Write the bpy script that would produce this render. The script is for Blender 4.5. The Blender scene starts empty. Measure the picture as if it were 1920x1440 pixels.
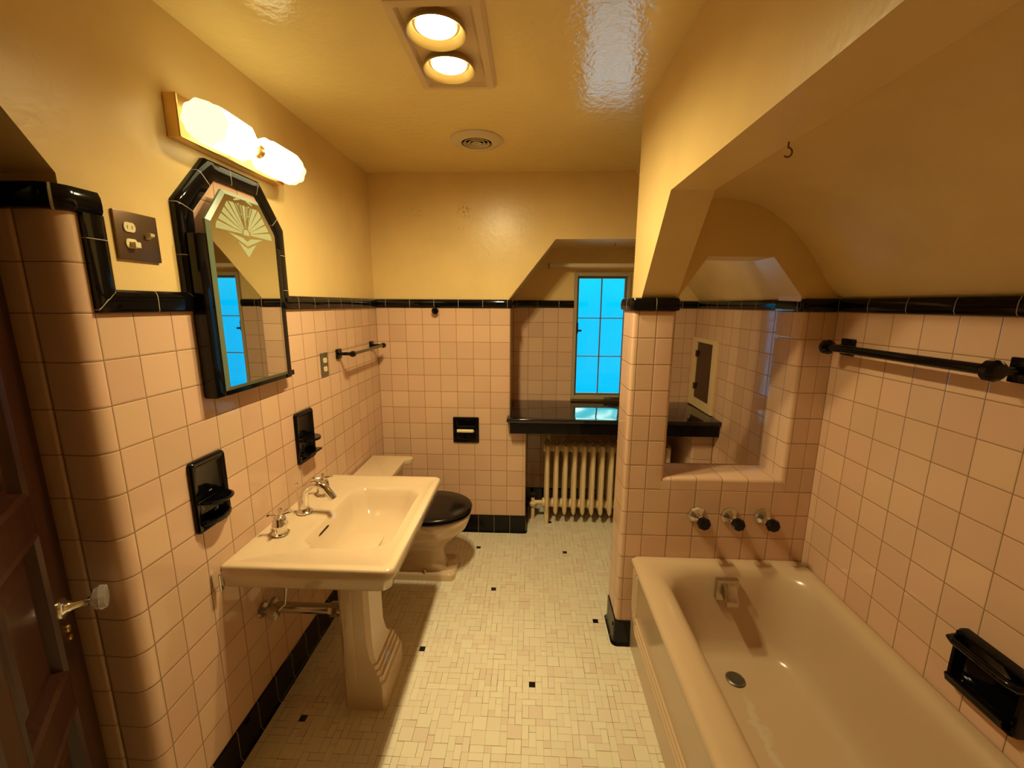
import bpy, bmesh, math, random
from mathutils import Vector, Matrix
random.seed(7)
S = bpy.context.scene
PI = math.pi

# ------------------------------------------------------------------ camera
F_PX, PITCH, YAW, ROLL = 781.667, 0.1895, 0.0426, 0.005
cam_d = bpy.data.cameras.new('camera'); cam = bpy.data.objects.new('camera', cam_d)
S.collection.objects.link(cam); S.camera = cam
cam_d.sensor_fit = 'HORIZONTAL'; cam_d.sensor_width = 36; cam_d.lens = F_PX / 1920 * 36
cam_d.clip_start = 0.02; cam_d.clip_end = 100
fw = Vector((-math.sin(YAW)*math.cos(PITCH), math.cos(YAW)*math.cos(PITCH), -math.sin(PITCH)))
rt = Vector((math.cos(YAW), math.sin(YAW), 0)); up = rt.cross(fw)
r2 = rt*math.cos(ROLL) + up*math.sin(ROLL); u2 = up*math.cos(ROLL) - rt*math.sin(ROLL)
cam.matrix_world = Matrix(((r2.x, u2.x, -fw.x, .9931), (r2.y, u2.y, -fw.y, 0), (r2.z, u2.z, -fw.z, 1.5748), (0, 0, 0, 1)))

# ------------------------------------------------------------------ view
S.view_settings.view_transform = 'Standard'; S.view_settings.look = 'None'
S.view_settings.gamma = 1; S.view_settings.exposure = 0.1; S.view_settings.use_curve_mapping = False

# ------------------------------------------------------------------ world: blue daylight outside the window
W = bpy.data.worlds.new('sky'); S.world = W; W.use_nodes = True
nt = W.node_tree; nt.nodes.clear()
def wn(t, **k):
    n = nt.nodes.new(t)
    for a, b in k.items(): setattr(n, a, b)
    return n
wo = wn('ShaderNodeOutputWorld'); bg = wn('ShaderNodeBackground'); tc = wn('ShaderNodeTexCoord')
sep = wn('ShaderNodeSeparateXYZ'); nz = wn('ShaderNodeTexNoise'); rp = wn('ShaderNodeValToRGB'); rc = wn('ShaderNodeValToRGB')
mx = wn('ShaderNodeMix', data_type='RGBA')
nt.links.new(tc.outputs['Generated'], sep.inputs[0]); nt.links.new(tc.outputs['Generated'], nz.inputs[0])
nz.inputs['Scale'].default_value = 9; nz.inputs['Detail'].default_value = 5
zr = wn('ShaderNodeMapRange'); zr.inputs['From Min'].default_value = -1; nt.links.new(sep.outputs['Z'], zr.inputs['Value']); nt.links.new(zr.outputs[0], rp.inputs[0])
e = rp.color_ramp.elements
e[0].position = 0.0; e[0].color = (.9, 2.0, 2.5, 1)
e[1].position = 1.0; e[1].color = (.9, 1.9, 1.8, 1)
for p_, c_ in ((.36, (.9, 2.0, 2.5)), (.395, (.0, .58, 1.15)), (.49, (.0, .62, 1.20)), (.54, (.0, .74, 1.20)), (.56, (.02, 1.0, 1.3)), (.60, (.15, 1.7, 2.0))):
    k_ = e.new(p_); k_.color = (*c_, 1)
nt.links.new(nz.outputs['Fac'], rc.inputs[0])
e = rc.color_ramp.elements
e[0].position = .50; e[0].color = (0, 0, 0, 1); e[1].position = .64; e[1].color = (1, 1, 1, 1)
cm = wn('ShaderNodeMath', operation='MULTIPLY'); up_r = wn('ShaderNodeMapRange')
up_r.inputs['From Min'].default_value = .12; up_r.inputs['From Max'].default_value = .22
nt.links.new(sep.outputs['Z'], up_r.inputs['Value']); nt.links.new(up_r.outputs[0], cm.inputs[0]); nt.links.new(rc.outputs[0], cm.inputs[1])
nt.links.new(cm.outputs[0], mx.inputs['Factor']); nt.links.new(rp.outputs[0], mx.inputs['A']); mx.inputs['B'].default_value = (5, 7, 6, 1)
nt.links.new(mx.outputs['Result'], bg.inputs['Color']); bg.inputs['Strength'].default_value = 1.0
nt.links.new(bg.outputs[0], wo.inputs[0])

# lamp strengths (used by the lamp builders below)
HEAT_LAMP = 16.0      # glowing bulb face
HEAT_SPOT = 80.0      # reflector beam of each bulb, watts
VANITY = 3.4
LAMP_COL = (1.0, .80, .40)

# ------------------------------------------------------------------ materials
class NB:
    def __init__(s, name):
        s.m = bpy.data.materials.new(name); s.m.use_nodes = True; s.t = s.m.node_tree
        s.b = s.t.nodes['Principled BSDF']
    def n(s, t, **k):
        x = s.t.nodes.new(t)
        for a, b in k.items(): setattr(x, a, b)
        return x
    def l(s, a, b): s.t.links.new(a, b)
    def math(s, op, a, b=None, c=None):
        x = s.n('ShaderNodeMath', operation=op)
        for i, v in enumerate((a, b, c)):
            if v is None: continue
            if isinstance(v, (int, float)): x.inputs[i].default_value = v
            else: s.l(v, x.inputs[i])
        return x.outputs[0]

def plain(name, col, rough=.4, metal=0, spec=.5, bump=0, bscale=60, var=0, coat=0, trans=0):
    q = NB(name); b = q.b
    b.inputs['Base Color'].default_value = (*col, 1); b.inputs['Roughness'].default_value = rough
    b.inputs['Metallic'].default_value = metal; b.inputs['Specular IOR Level'].default_value = spec
    b.inputs['Coat Weight'].default_value = coat; b.inputs['Coat Roughness'].default_value = .05
    b.inputs['Transmission Weight'].default_value = trans
    if bump or var:
        tc = q.n('ShaderNodeTexCoord'); nz = q.n('ShaderNodeTexNoise')
        nz.inputs['Scale'].default_value = bscale; nz.inputs['Detail'].default_value = 3
        q.l(tc.outputs['Object'], nz.inputs['Vector'])
        if bump:
            bm = q.n('ShaderNodeBump'); bm.inputs['Strength'].default_value = 1; bm.inputs['Distance'].default_value = bump
            q.l(nz.outputs['Fac'], bm.inputs['Height']); q.l(bm.outputs[0], b.inputs['Normal'])
        if var:
            n2 = q.n('ShaderNodeTexNoise'); n2.inputs['Scale'].default_value = 5; n2.inputs['Detail'].default_value = 4
            q.l(tc.outputs['Object'], n2.inputs['Vector'])
            mp = q.n('ShaderNodeMapRange'); mp.inputs['From Min'].default_value = .3; mp.inputs['From Max'].default_value = .7
            mp.inputs['To Min'].default_value = 1-var; mp.inputs['To Max'].default_value = 1+var
            q.l(n2.outputs['Fac'], mp.inputs['Value'])
            hs = q.n('ShaderNodeHueSaturation'); hs.inputs['Color'].default_value = (*col, 1)
            q.l(mp.outputs[0], hs.inputs['Value']); q.l(hs.outputs[0], b.inputs['Base Color'])
    return q.m

def tile_mat(name, col, grout, rough=.1, gw=.012, bev=.045, var=.06, gw_v=None, tilt=.0005, bev_d=.0007, spec=.5):
    """glazed tile; each whole UV unit is one tile, grout where a coordinate crosses a whole number"""
    q = NB(name); b = q.b
    uv = q.n('ShaderNodeUVMap'); sp = q.n('ShaderNodeSeparateXYZ'); q.l(uv.outputs[0], sp.inputs[0])
    u, v = sp.outputs[0], sp.outputs[1]
    fu, fv = q.math('FRACT', u), q.math('FRACT', v)
    du = q.math('MINIMUM', fu, q.math('SUBTRACT', 1, fu)); dv = q.math('MINIMUM', fv, q.math('SUBTRACT', 1, fv))
    if gw_v is None: d = q.math('MINIMUM', du, dv)
    else: d = du
    g = q.n('ShaderNodeMapRange'); g.inputs['From Min'].default_value = gw*.7; g.inputs['From Max'].default_value = gw*1.25
    q.l(d, g.inputs['Value'])
    cx = q.n('ShaderNodeCombineXYZ'); q.l(q.math('FLOOR', u), cx.inputs[0]); q.l(q.math('FLOOR', v), cx.inputs[1])
    wn_ = q.n('ShaderNodeTexWhiteNoise'); wn_.noise_dimensions = '3D'; q.l(cx.outputs[0], wn_.inputs['Vector'])
    ws = q.n('ShaderNodeSeparateXYZ'); q.l(wn_.outputs['Color'], ws.inputs[0])
    hs = q.n('ShaderNodeHueSaturation'); hs.inputs['Color'].default_value = (*col, 1)
    mp = q.n('ShaderNodeMapRange'); mp.inputs['To Min'].default_value = 1-var; mp.inputs['To Max'].default_value = 1+var
    q.l(ws.outputs[0], mp.inputs['Value']); q.l(mp.outputs[0], hs.inputs['Value'])
    m2 = q.n('ShaderNodeMapRange'); m2.inputs['To Min'].default_value = .495; m2.inputs['To Max'].default_value = .505
    q.l(ws.outputs[1], m2.inputs['Value']); q.l(m2.outputs[0], hs.inputs['Hue'])
    mix = q.n('ShaderNodeMix', data_type='RGBA'); q.l(g.outputs[0], mix.inputs['Factor'])
    mix.inputs['A'].default_value = (*grout, 1); q.l(hs.outputs[0], mix.inputs['B'])
    q.l(mix.outputs['Result'], b.inputs['Base Color'])
    rr = q.n('ShaderNodeMapRange'); rr.inputs['To Min'].default_value = .8; rr.inputs['To Max'].default_value = rough
    q.l(g.outputs[0], rr.inputs['Value']); q.l(rr.outputs[0], b.inputs['Roughness'])
    bv = q.n('ShaderNodeMapRange'); bv.interpolation_type = 'SMOOTHSTEP'
    bv.inputs['From Min'].default_value = gw*.6; bv.inputs['From Max'].default_value = bev; q.l(d, bv.inputs['Value'])
    tx = q.math('MULTIPLY', q.math('SUBTRACT', fu, .5), q.math('SUBTRACT', ws.outputs[0], .5))
    ty = q.math('MULTIPLY', q.math('SUBTRACT', fv, .5), q.math('SUBTRACT', ws.outputs[2], .5))
    tcd = q.n('ShaderNodeTexCoord'); nz = q.n('ShaderNodeTexNoise'); nz.inputs['Scale'].default_value = 14; nz.inputs['Detail'].default_value = 1
    q.l(tcd.outputs['Object'], nz.inputs['Vector'])
    h = q.math('ADD', q.math('MULTIPLY', bv.outputs[0], bev_d), q.math('MULTIPLY', q.math('ADD', tx, ty), tilt*2))
    h = q.math('ADD', h, q.math('MULTIPLY', nz.outputs['Fac'], .0006))
    bm = q.n('ShaderNodeBump'); bm.inputs['Strength'].default_value = 1; bm.inputs['Distance'].default_value = 1
    q.l(h, bm.inputs['Height']); q.l(bm.outputs[0], b.inputs['Normal'])
    b.inputs['Specular IOR Level'].default_value = spec
    return q.m

GROUT = (.24, .14, .055)
M = {}
M['tile'] = tile_mat('peach_glazed_tile', (.67, .44, .30), GROUT, rough=.07)
M['black_tile'] = tile_mat('black_glazed_tile', (.003, .003, .004), (.5, .42, .3), rough=.08, gw=.006, bev=.02, var=0, gw_v=1, bev_d=.0003, spec=.3)
M['plaster'] = plain('cream_gloss_paint', (.80, .59, .26), rough=.31, bump=.0007, bscale=42, var=.045)
M['ceiling'] = plain('cream_gloss_ceiling_paint', (.86, .68, .29), rough=.13, spec=.6, bump=.0016, bscale=38, var=.03)
M['porcelain'] = plain('peach_porcelain', (.64, .485, .325), rough=.12, coat=.3)
M['tub'] = plain('peach_enamel', (.56, .41, .265), rough=.2, bump=.0002, bscale=8)
M['black'] = plain('black_glazed_ceramic', (.003, .003, .004), rough=.08, spec=.3)
M['black_lid'] = plain('black_toilet_lid', (.005, .003, .003), rough=.22, spec=.4)
M['black_counter'] = plain('black_counter_glaze', (.005, .006, .010), rough=.07, bump=.0006, bscale=6, spec=.9)
M['chrome'] = plain('chrome', (.82, .82, .80), rough=.1, metal=1)
M['old_chrome'] = plain('tarnished_chrome', (.55, .50, .42), rough=.25, metal=1)
M['brass'] = plain('brass', (.80, .55, .22), rough=.3, metal=1)
M['mirror'] = plain('silvered_mirror', (.80, .84, .80), rough=.01, metal=1)
M['mirror_edge'] = plain('bevelled_mirror_edge', (.16, .21, .13), rough=.3)
M['etch'] = plain('frosted_etching', (.34, .37, .22), rough=.7)
M['steel'] = plain('brown_steel_plate', (.16, .10, .06), rough=.35, metal=.7)
M['gray_steel'] = plain('grey_steel_plate', (.20, .19, .13), rough=.35, metal=.7)
M['ivory'] = plain('ivory_plastic', (.80, .70, .42), rough=.35)
M['dark'] = plain('dark_void', (.012, .006, .004), rough=.8)
M['radiator'] = plain('cream_radiator_enamel', (.80, .63, .38), rough=.4, bump=.0003, bscale=80)
M['window_frame'] = plain('olive_painted_steel', (.17, .15, .09), rough=.45)
M['sill_paint'] = plain('aged_cream_paint', (.42, .34, .20), rough=.5)
M['lamp_white'] = plain('lamp_housing_paint', (.74, .56, .30), rough=.45)
M['vent_paint'] = plain('vent_white_paint', (.72, .60, .40), rough=.45)
M['rubber'] = plain('black_rubber', (.01, .01, .01), rough=.5)
M['grout_bed'] = plain('dirty_floor_grout', (.26, .18, .08), rough=.9)
M['knob_glass'] = plain('clear_knob_glass', (.95, .92, .88), rough=.05, trans=.85)
M['can'] = plain('heat_baked_lamp_can', (.42, .28, .09), rough=.35, metal=.3)
M['drain'] = plain('dull_drain_metal', (.16, .15, .12), rough=.45, metal=.8)
def wood(name, c1, c2):
    q = NB(name); tcd = q.n('ShaderNodeTexCoord'); mpn = q.n('ShaderNodeMapping'); mpn.inputs['Scale'].default_value = (30, 30, 2.2)
    q.l(tcd.outputs['Object'], mpn.inputs[0]); nz = q.n('ShaderNodeTexNoise'); nz.inputs['Scale'].default_value = 3; nz.inputs['Detail'].default_value = 6
    q.l(mpn.outputs[0], nz.inputs['Vector']); r = q.n('ShaderNodeValToRGB')
    r.color_ramp.elements[0].position = .3; r.color_ramp.elements[0].color = (*c1, 1)
    r.color_ramp.elements[1].position = .7; r.color_ramp.elements[1].color = (*c2, 1)
    q.l(nz.outputs['Fac'], r.inputs[0]); q.l(r.outputs[0], q.b.inputs['Base Color']); q.b.inputs['Roughness'].default_value = .3
    return q.m
M['wood'] = wood('dark_red_wood', (.020, .005, .002), (.042, .011, .004))
M['dark_wood'] = wood('near_black_wood', (.03, .010, .005), (.06, .02, .008))
def emit(name, col, st):
    q = NB(name); q.t.nodes.remove(q.b); em = q.n('ShaderNodeEmission'); em.inputs[0].default_value = (*col, 1); em.inputs[1].default_value = st
    q.l(em.outputs[0], q.t.nodes['Material Output'].inputs[0]); return q.m
M['bulb'] = emit('heat_bulb_glow', LAMP_COL, HEAT_LAMP)
M['shade'] = emit('lit_glass_shade', (1.0, .84, .42), VANITY)
M['shade_end'] = emit('dim_end_of_glass_shade', (1.0, .80, .36), 1.9)
def glass():
    q = NB('window_pane_glass'); q.t.nodes.remove(q.b)
    tr = q.n('ShaderNodeBsdfTransparent'); gl = q.n('ShaderNodeBsdfGlossy'); gl.inputs['Roughness'].default_value = .03
    fr = q.n('ShaderNodeFresnel'); fr.inputs[0].default_value = 1.5; ms = q.n('ShaderNodeMixShader')
    q.l(fr.outputs[0], ms.inputs[0]); q.l(tr.outputs[0], ms.inputs[1]); q.l(gl.outputs[0], ms.inputs[2])
    q.l(ms.outputs[0], q.t.nodes['Material Output'].inputs[0]); return q.m
M['glass'] = glass()
def stained():
    """plaster of the back wall with the rusty marks left by old fixings"""
    m = M['plaster'].copy(); m.name = 'cream_gloss_paint_with_rust_marks'; t = m.node_tree; b = t.nodes['Principled BSDF']
    src = b.inputs['Base Color'].links[0].from_socket
    def n(ty, **k):
        x = t.nodes.new(ty)
        for a_, b_ in k.items(): setattr(x, a_, b_)
        return x
    g = n('ShaderNodeNewGeometry'); nz = n('ShaderNodeTexNoise'); nz.inputs['Scale'].default_value = 45; nz.inputs['Detail'].default_value = 3
    t.links.new(g.outputs['Position'], nz.inputs['Vector']); acc = None
    for (x, z, r, a) in ((.581, 2.135, .055, 1.0), (.562, 2.03, .03, .6), (.285, 2.12, .05, .45), (.60, 2.08, .03, .4)):
        d = n('ShaderNodeVectorMath', operation='DISTANCE'); cb = n('ShaderNodeCombineXYZ'); sp = n('ShaderNodeSeparateXYZ')
        t.links.new(g.outputs['Position'], sp.inputs[0]); t.links.new(sp.outputs[0], cb.inputs[0]); t.links.new(sp.outputs[2], cb.inputs[2])
        t.links.new(cb.outputs[0], d.inputs[0]); d.inputs[1].default_value = (x, 0, z)
        mr = n('ShaderNodeMapRange'); mr.inputs['From Min'].default_value = 0; mr.inputs['From Max'].default_value = r
        mr.inputs['To Min'].default_value = a; mr.inputs['To Max'].default_value = 0; t.links.new(d.outputs['Value'], mr.inputs['Value'])
        if acc is None: acc = mr.outputs[0]
        else:
            ad = n('ShaderNodeMath', operation='MAXIMUM'); t.links.new(acc, ad.inputs[0]); t.links.new(mr.outputs[0], ad.inputs[1]); acc = ad.outputs[0]
    rmp = n('ShaderNodeMapRange'); rmp.inputs['From Min'].default_value = .53; rmp.inputs['From Max'].default_value = .66
    t.links.new(nz.outputs['Fac'], rmp.inputs['Value'])
    mu = n('ShaderNodeMath', operation='MULTIPLY'); t.links.new(acc, mu.inputs[0]); t.links.new(rmp.outputs[0], mu.inputs[1])
    mi = n('ShaderNodeMix', data_type='RGBA'); t.links.new(mu.outputs[0], mi.inputs['Factor']); t.links.new(src, mi.inputs['A'])
    mi.inputs['B'].default_value = (.22, .09, .015, 1); t.links.new(mi.outputs['Result'], b.inputs['Base Color'])
    return m
M['plaster_marks'] = stained()

def tub_enamel():
    """tub enamel with the pale hard-water streak running up from the drain"""
    m = M['tub'].copy(); m.name = 'peach_enamel_with_water_streak'; t = m.node_tree; b = t.nodes['Principled BSDF']
    def n(ty, **k):
        x = t.nodes.new(ty)
        for a_, b_ in k.items(): setattr(x, a_, b_)
        return x
    def mth(op, a_, b_):
        x = n('ShaderNodeMath', operation=op)
        for i, v in enumerate((a_, b_)):
            if isinstance(v, (int, float)): x.inputs[i].default_value = v
            else: t.links.new(v, x.inputs[i])
        return x.outputs[0]
    g = n('ShaderNodeNewGeometry'); sp = n('ShaderNodeSeparateXYZ'); t.links.new(g.outputs['Position'], sp.inputs[0])
    nz = n('ShaderNodeTexNoise'); nz.inputs['Scale'].default_value = 16; nz.inputs['Detail'].default_value = 5; t.links.new(g.outputs['Position'], nz.inputs['Vector'])
    d = mth('ABSOLUTE', mth('SUBTRACT', mth('SUBTRACT', sp.outputs[0], 1.825), mth('MULTIPLY', mth('SUBTRACT', nz.outputs['Fac'], .5), .14)), 0)
    w = n('ShaderNodeMapRange'); w.inputs['From Min'].default_value = .008; w.inputs['From Max'].default_value = .022; w.inputs['To Min'].default_value = .32; w.inputs['To Max'].default_value = 0
    t.links.new(d, w.inputs['Value'])
    y = n('ShaderNodeMapRange'); y.inputs['From Min'].default_value = 1.40; y.inputs['From Max'].default_value = 1.35; t.links.new(sp.outputs[1], y.inputs['Value'])
    zz = n('ShaderNodeMapRange'); zz.inputs['From Min'].default_value = .13; zz.inputs['From Max'].default_value = .11; t.links.new(sp.outputs[2], zz.inputs['Value'])
    f = mth('MULTIPLY', mth('MULTIPLY', w.outputs[0], y.outputs[0]), zz.outputs[0])
    mi = n('ShaderNodeMix', data_type='RGBA'); t.links.new(f, mi.inputs['Factor']); mi.inputs['A'].default_value = b.inputs['Base Color'].default_value; mi.inputs['B'].default_value = (.66, .70, .58, 1)
    t.links.new(mi.outputs['Result'], b.inputs['Base Color']); return m
M['tub_streak'] = tub_enamel()

# ------------------------------------------------------------------ mesh helpers
class MB:
    def __init__(s): s.v = []; s.f = []; s.uv = []; s.mi = []
    def add(s, vs, fs, uvs=None, mi=0):
        o = len(s.v); s.v += [tuple(p) for p in vs]
        for k, f in enumerate(fs):
            s.f.append([i+o for i in f]); s.uv.append(uvs[k] if uvs else None); s.mi.append(mi)
        return s
    def box(s, x0, x1, y0, y1, z0, z1, bev=0, seg=2, mi=0):
        bm = bmesh.new(); bmesh.ops.create_cube(bm, size=1)
        for w in bm.verts: w.co = Vector(((x0+x1)/2 + w.co.x*(x1-x0), (y0+y1)/2 + w.co.y*(y1-y0), (z0+z1)/2 + w.co.z*(z1-z0)))
        if bev: bmesh.ops.bevel(bm, geom=bm.edges[:], offset=bev, segments=seg, affect='EDGES', profile=.6)
        return s.from_bm(bm, mi)
    def from_bm(s, bm, mi=0):
        bm.verts.index_update()
        s.add([w.co[:] for w in bm.verts], [[w.index for w in f.verts] for f in bm.faces], None, mi); bm.free(); return s
    def prism(s, poly, lo, hi, mp, bev=0, seg=2, mi=0):
        """poly: 2D outline, extruded lo..hi; mp(a, b, c) -> xyz"""
        bm = bmesh.new(); n = len(poly)
        A = [bm.verts.new(mp(a, b, lo)) for a, b in poly]; B = [bm.verts.new(mp(a, b, hi)) for a, b in poly]
        bm.faces.new(A[::-1]); bm.faces.new(B)
        for i in range(n): bm.faces.new((A[i], A[(i+1) % n], B[(i+1) % n], B[i]))
        bmesh.ops.recalc_face_normals(bm, faces=bm.faces[:])
        if bev: bmesh.ops.bevel(bm, geom=bm.edges[:], offset=bev, segments=seg, affect='EDGES', profile=.6)
        return s.from_bm(bm, mi)
    def loft(s, rings, closed=True, cap0=False, cap1=False, mi=0):
        o = []; n = len(rings[0])
        for r in rings: o += r
        fs = []
        for k in range(len(rings)-1):
            for i in range(n if closed else n-1):
                j = (i+1) % n; fs.append((k*n+i, k*n+j, (k+1)*n+j, (k+1)*n+i))
        if cap0: fs.append(tuple(range(n))[::-1])
        if cap1: fs.append(tuple((len(rings)-1)*n+i for i in range(n)))
        return s.add(o, fs, None, mi)
    def lathe(s, prof, c, axis=(0, 0, 1), n=32, mi=0, caps=True):
        """prof: (radius, along) pairs around the axis through c"""
        a = Vector(axis).normalized(); q = a.to_track_quat('Z', 'Y'); R = []
        for r, h in prof:
            R.append([tuple(Vector(c) + q @ Vector((r*math.cos(2*PI*i/n), r*math.sin(2*PI*i/n), h))) for i in range(n)])
        return s.loft(R, cap0=caps and prof[0][0] > 1e-5, cap1=caps and prof[-1][0] > 1e-5, mi=mi)
    def tube(s, pts, r, n=12, mi=0):
        pts = [Vector(p) for p in pts]; R = []; prev = None
        for i, p in enumerate(pts):
            d = (pts[min(i+1, len(pts)-1)] - pts[max(i-1, 0)]).normalized()
            if prev is None:
                a = d.orthogonal().normalized()
            else:
                a = (prev - d*prev.dot(d)).normalized()
            prev = a; b = d.cross(a); rr = r[i] if isinstance(r, (list, tuple)) else r
            R.append([tuple(p + (a*math.cos(2*PI*k/n) + b*math.sin(2*PI*k/n))*rr) for k in range(n)])
        return s.loft(R, cap0=True, cap1=True, mi=mi)
    def build(s, name, mat, parent=None, smooth=0, merge=True, keep_origin=False, bevel=0):
        me = bpy.data.meshes.new(name)
        vs = [Vector(p) for p in s.v]
        if parent is not None: o0 = parent.location.copy()
        elif keep_origin: o0 = Vector((0, 0, 0))
        else:
            o0 = Vector(((min(p.x for p in vs)+max(p.x for p in vs))/2, (min(p.y for p in vs)+max(p.y for p in vs))/2, min(p.z for p in vs)))
        if parent is not None and parent.parent is not None: o0 = o0 + parent.parent.location
        me.from_pydata([p-o0 for p in vs], [], s.f)
        for mt in (mat if isinstance(mat, (list, tuple)) else [mat]): me.materials.append(mt)
        if any(u is not None for u in s.uv):
            L = me.uv_layers.new(name='UVMap')
            for pi, pl in enumerate(me.polygons):
                if s.uv[pi]:
                    for li, uvc in zip(pl.loop_indices, s.uv[pi]): L.data[li].uv = uvc
        for pi, pl in enumerate(me.polygons): pl.material_index = s.mi[pi]
        me.update()
        bm = bmesh.new(); bm.from_mesh(me)
        if merge: bmesh.ops.remove_doubles(bm, verts=bm.verts[:], dist=1e-5)
        if not any(u is not None for u in s.uv): bmesh.ops.recalc_face_normals(bm, faces=bm.faces[:])
        bm.to_mesh(me); bm.free()
        if smooth:
            me.shade_smooth(); me.set_sharp_from_angle(angle=math.radians(smooth))
        ob = bpy.data.objects.new(name, me); S.collection.objects.link(ob)
        if parent is not None: ob.parent = parent; ob.location = (0, 0, 0)
        else: ob.location = o0
        return ob

def tag(o, label, cat, group=None, kind=None):
    o['label'] = label; o['category'] = cat
    if group: o['group'] = group
    if kind: o['kind'] = kind
    return o
def thing(name, label, cat, loc, group=None, kind=None):
    o = bpy.data.objects.new(name, None); S.collection.objects.link(o); o.location = loc
    o.empty_display_size = .05
    return tag(o, label, cat, group, kind)

def dup(root, delta, label):
    r = root.copy(); S.collection.objects.link(r); r.location = root.location + Vector(delta); r['label'] = label
    for ch in list(root.children):
        c = ch.copy(); S.collection.objects.link(c); c.parent = r
        for g in ch.children:
            d = g.copy(); S.collection.objects.link(d); d.parent = c
    return r

def arc(cx, cy, r, a0, a1, n=8):
    return [(cx + r*math.cos(math.radians(a0+(a1-a0)*i/n)), cy + r*math.sin(math.radians(a0+(a1-a0)*i/n))) for i in range(n+1)]
def rrect(x0, x1, y0, y1, z, r, m=6, chamfer=False):
    """closed ring of 4*m points"""
    out = []
    if not isinstance(r, (list, tuple)): r = [r]*4
    for (cx, cy, a0), q in zip(((x1, y1, 0), (x0, y1, 90), (x0, y0, 180), (x1, y0, 270)), r):
        q = min(q, (x1-x0)/2, (y1-y0)/2)
        ccx = cx - q if cx == x1 else cx + q; ccy = cy - q if cy == y1 else cy + q
        P0 = (ccx + q*math.cos(math.radians(a0)), ccy + q*math.sin(math.radians(a0)))
        P1 = (ccx + q*math.cos(math.radians(a0+90)), ccy + q*math.sin(math.radians(a0+90)))
        for i in range(m):
            t = i/(m-1)
            if chamfer: out.append((P0[0]+(P1[0]-P0[0])*t, P0[1]+(P1[1]-P0[1])*t, z))
            else:
                a = math.radians(a0 + 90*t); out.append((ccx + q*math.cos(a), ccy + q*math.sin(a), z))
    return out

def ell(cx, cy, rx, ry, z, n=40, px=2.0):
    out = []
    for i in range(n):
        a = 2*PI*i/n; c, s_ = math.cos(a), math.sin(a)
        out.append((cx + rx*math.copysign(abs(c)**(2/px), c), cy + ry*math.copysign(abs(s_)**(2/px), s_), z))
    return out

TP = .1095; TH = .1093; Z0 = .1265
ROWS = [Z0 + TP*k for k in range(14)]
def straight(xs, mp): return [[mp(a), mp(b)] for a, b in zip(xs, xs[1:])]
def tile_wall(mb, cols, rows, skip=None, u0=0, v0=0):
    for c, col in enumerate(cols):
        L = [0]
        for p, q in zip(col, col[1:]): L.append(L[-1] + math.dist(p, q))
        for r in range(len(rows)-1):
            if skip and skip(c, r): continue
            for i in range(len(col)-1):
                p, q = col[i], col[i+1]; ua = c+u0+L[i]/L[-1]; ub = c+u0+L[i+1]/L[-1]
                if ub - (c+u0) > .9999: ub = c+u0+.99999
                mb.add([(p[0], p[1], rows[r]), (q[0], q[1], rows[r]), (q[0], q[1], rows[r+1]), (p[0], p[1], rows[r+1])],
                       [(0, 1, 2, 3)], [[(ua, r+v0), (ub, r+v0), (ub, r+v0+.99999), (ua, r+v0+.99999)]])
    return mb

def fillet(path, rad):
    """round the inner vertices of a 2D path; rad = radius or list per inner vertex"""
    out = [path[0]]
    for i in range(1, len(path)-1):
        r = rad[i-1] if isinstance(rad, (list, tuple)) else rad
        p, a, b = Vector(path[i]), Vector(path[i-1]), Vector(path[i+1])
        d0 = (a-p).normalized(); d1 = (b-p).normalized()
        if r <= 0: out.append(tuple(p)); continue
        ang = d0.angle(d1); t = r/math.tan(ang/2); p0 = p + d0*t; p1 = p + d1*t
        bis = (d0+d1).normalized(); c = p + bis*(r/math.sin(ang/2))
        a0 = math.atan2(p0.y-c.y, p0.x-c.x); a1 = math.atan2(p1.y-c.y, p1.x-c.x)
        da = (a1-a0+PI) % (2*PI) - PI
        for k in range(7): out.append((c.x + r*math.cos(a0+da*k/6), c.y + r*math.sin(a0+da*k/6)))
    out.append(path[-1]); return out

def sweep(mb, path, prof, mp, pitch=.1555, off=0.0, caps=True):
    """sweep a profile (a = along the left normal of the path, b) with mitred corners; mp(p, q, b) -> xyz"""
    dn = [path[0]]
    for i in range(1, len(path)):
        a, b = Vector(path[i-1]), Vector(path[i]); l = (b-a).length
        if l > .12: dn += [tuple(a.lerp(b, .035/l)), tuple(a.lerp(b, 1-.035/l))]
        dn.append(path[i])
    path = dn
    n = len(path); rings = []; L = 0; Ls = []
    for i in range(n):
        p = Vector(path[i])
        d0 = (p - Vector(path[i-1])).normalized() if i else None
        d1 = (Vector(path[i+1]) - p).normalized() if i < n-1 else None
        if d0 is None: d0 = d1
        if d1 is None: d1 = d0
        n0 = Vector((-d0.y, d0.x)); n1 = Vector((-d1.y, d1.x)); m = (n0+n1).normalized(); k = 1/max(.3, m.dot(n0))
        rings.append([mp(p.x+m.x*a*k, p.y+m.y*a*k, b) for a, b in prof])
        if i: L += (p-Vector(path[i-1])).length
        Ls.append(L)
    np_ = len(prof)
    for i in range(n-1):
        for j in range(np_-1):
            ua, ub = off+Ls[i]/pitch, off+Ls[i+1]/pitch
            mb.add([rings[i][j], rings[i+1][j], rings[i+1][j+1], rings[i][j+1]], [(0, 1, 2, 3)],
                   [[(ua, .3), (ub, .3), (ub, .7), (ua, .7)]])
    if caps:
        for r in (rings[0], rings[-1]):
            mb.add(r, [tuple(range(np_))], [[(.5, .5)]*np_])
    return mb
PLAN = lambda p, q, b: (p, q, b)
XY = lambda a, b, c: (a, b, c)
YZ_X = lambda a, b, c: (c, a, b)      # outline in y,z, extruded along x
XZ_Y = lambda a, b, c: (a, c, b)      # outline in x,z, extruded along y

# ================================================================== SETTING
XL, YB, XR, YP, YN = 0.0, 2.68, 2.209, 1.725, 3.14
CEIL = 2.355; FRONT = -.40; XW = -1.0; PB = 1.90

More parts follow.
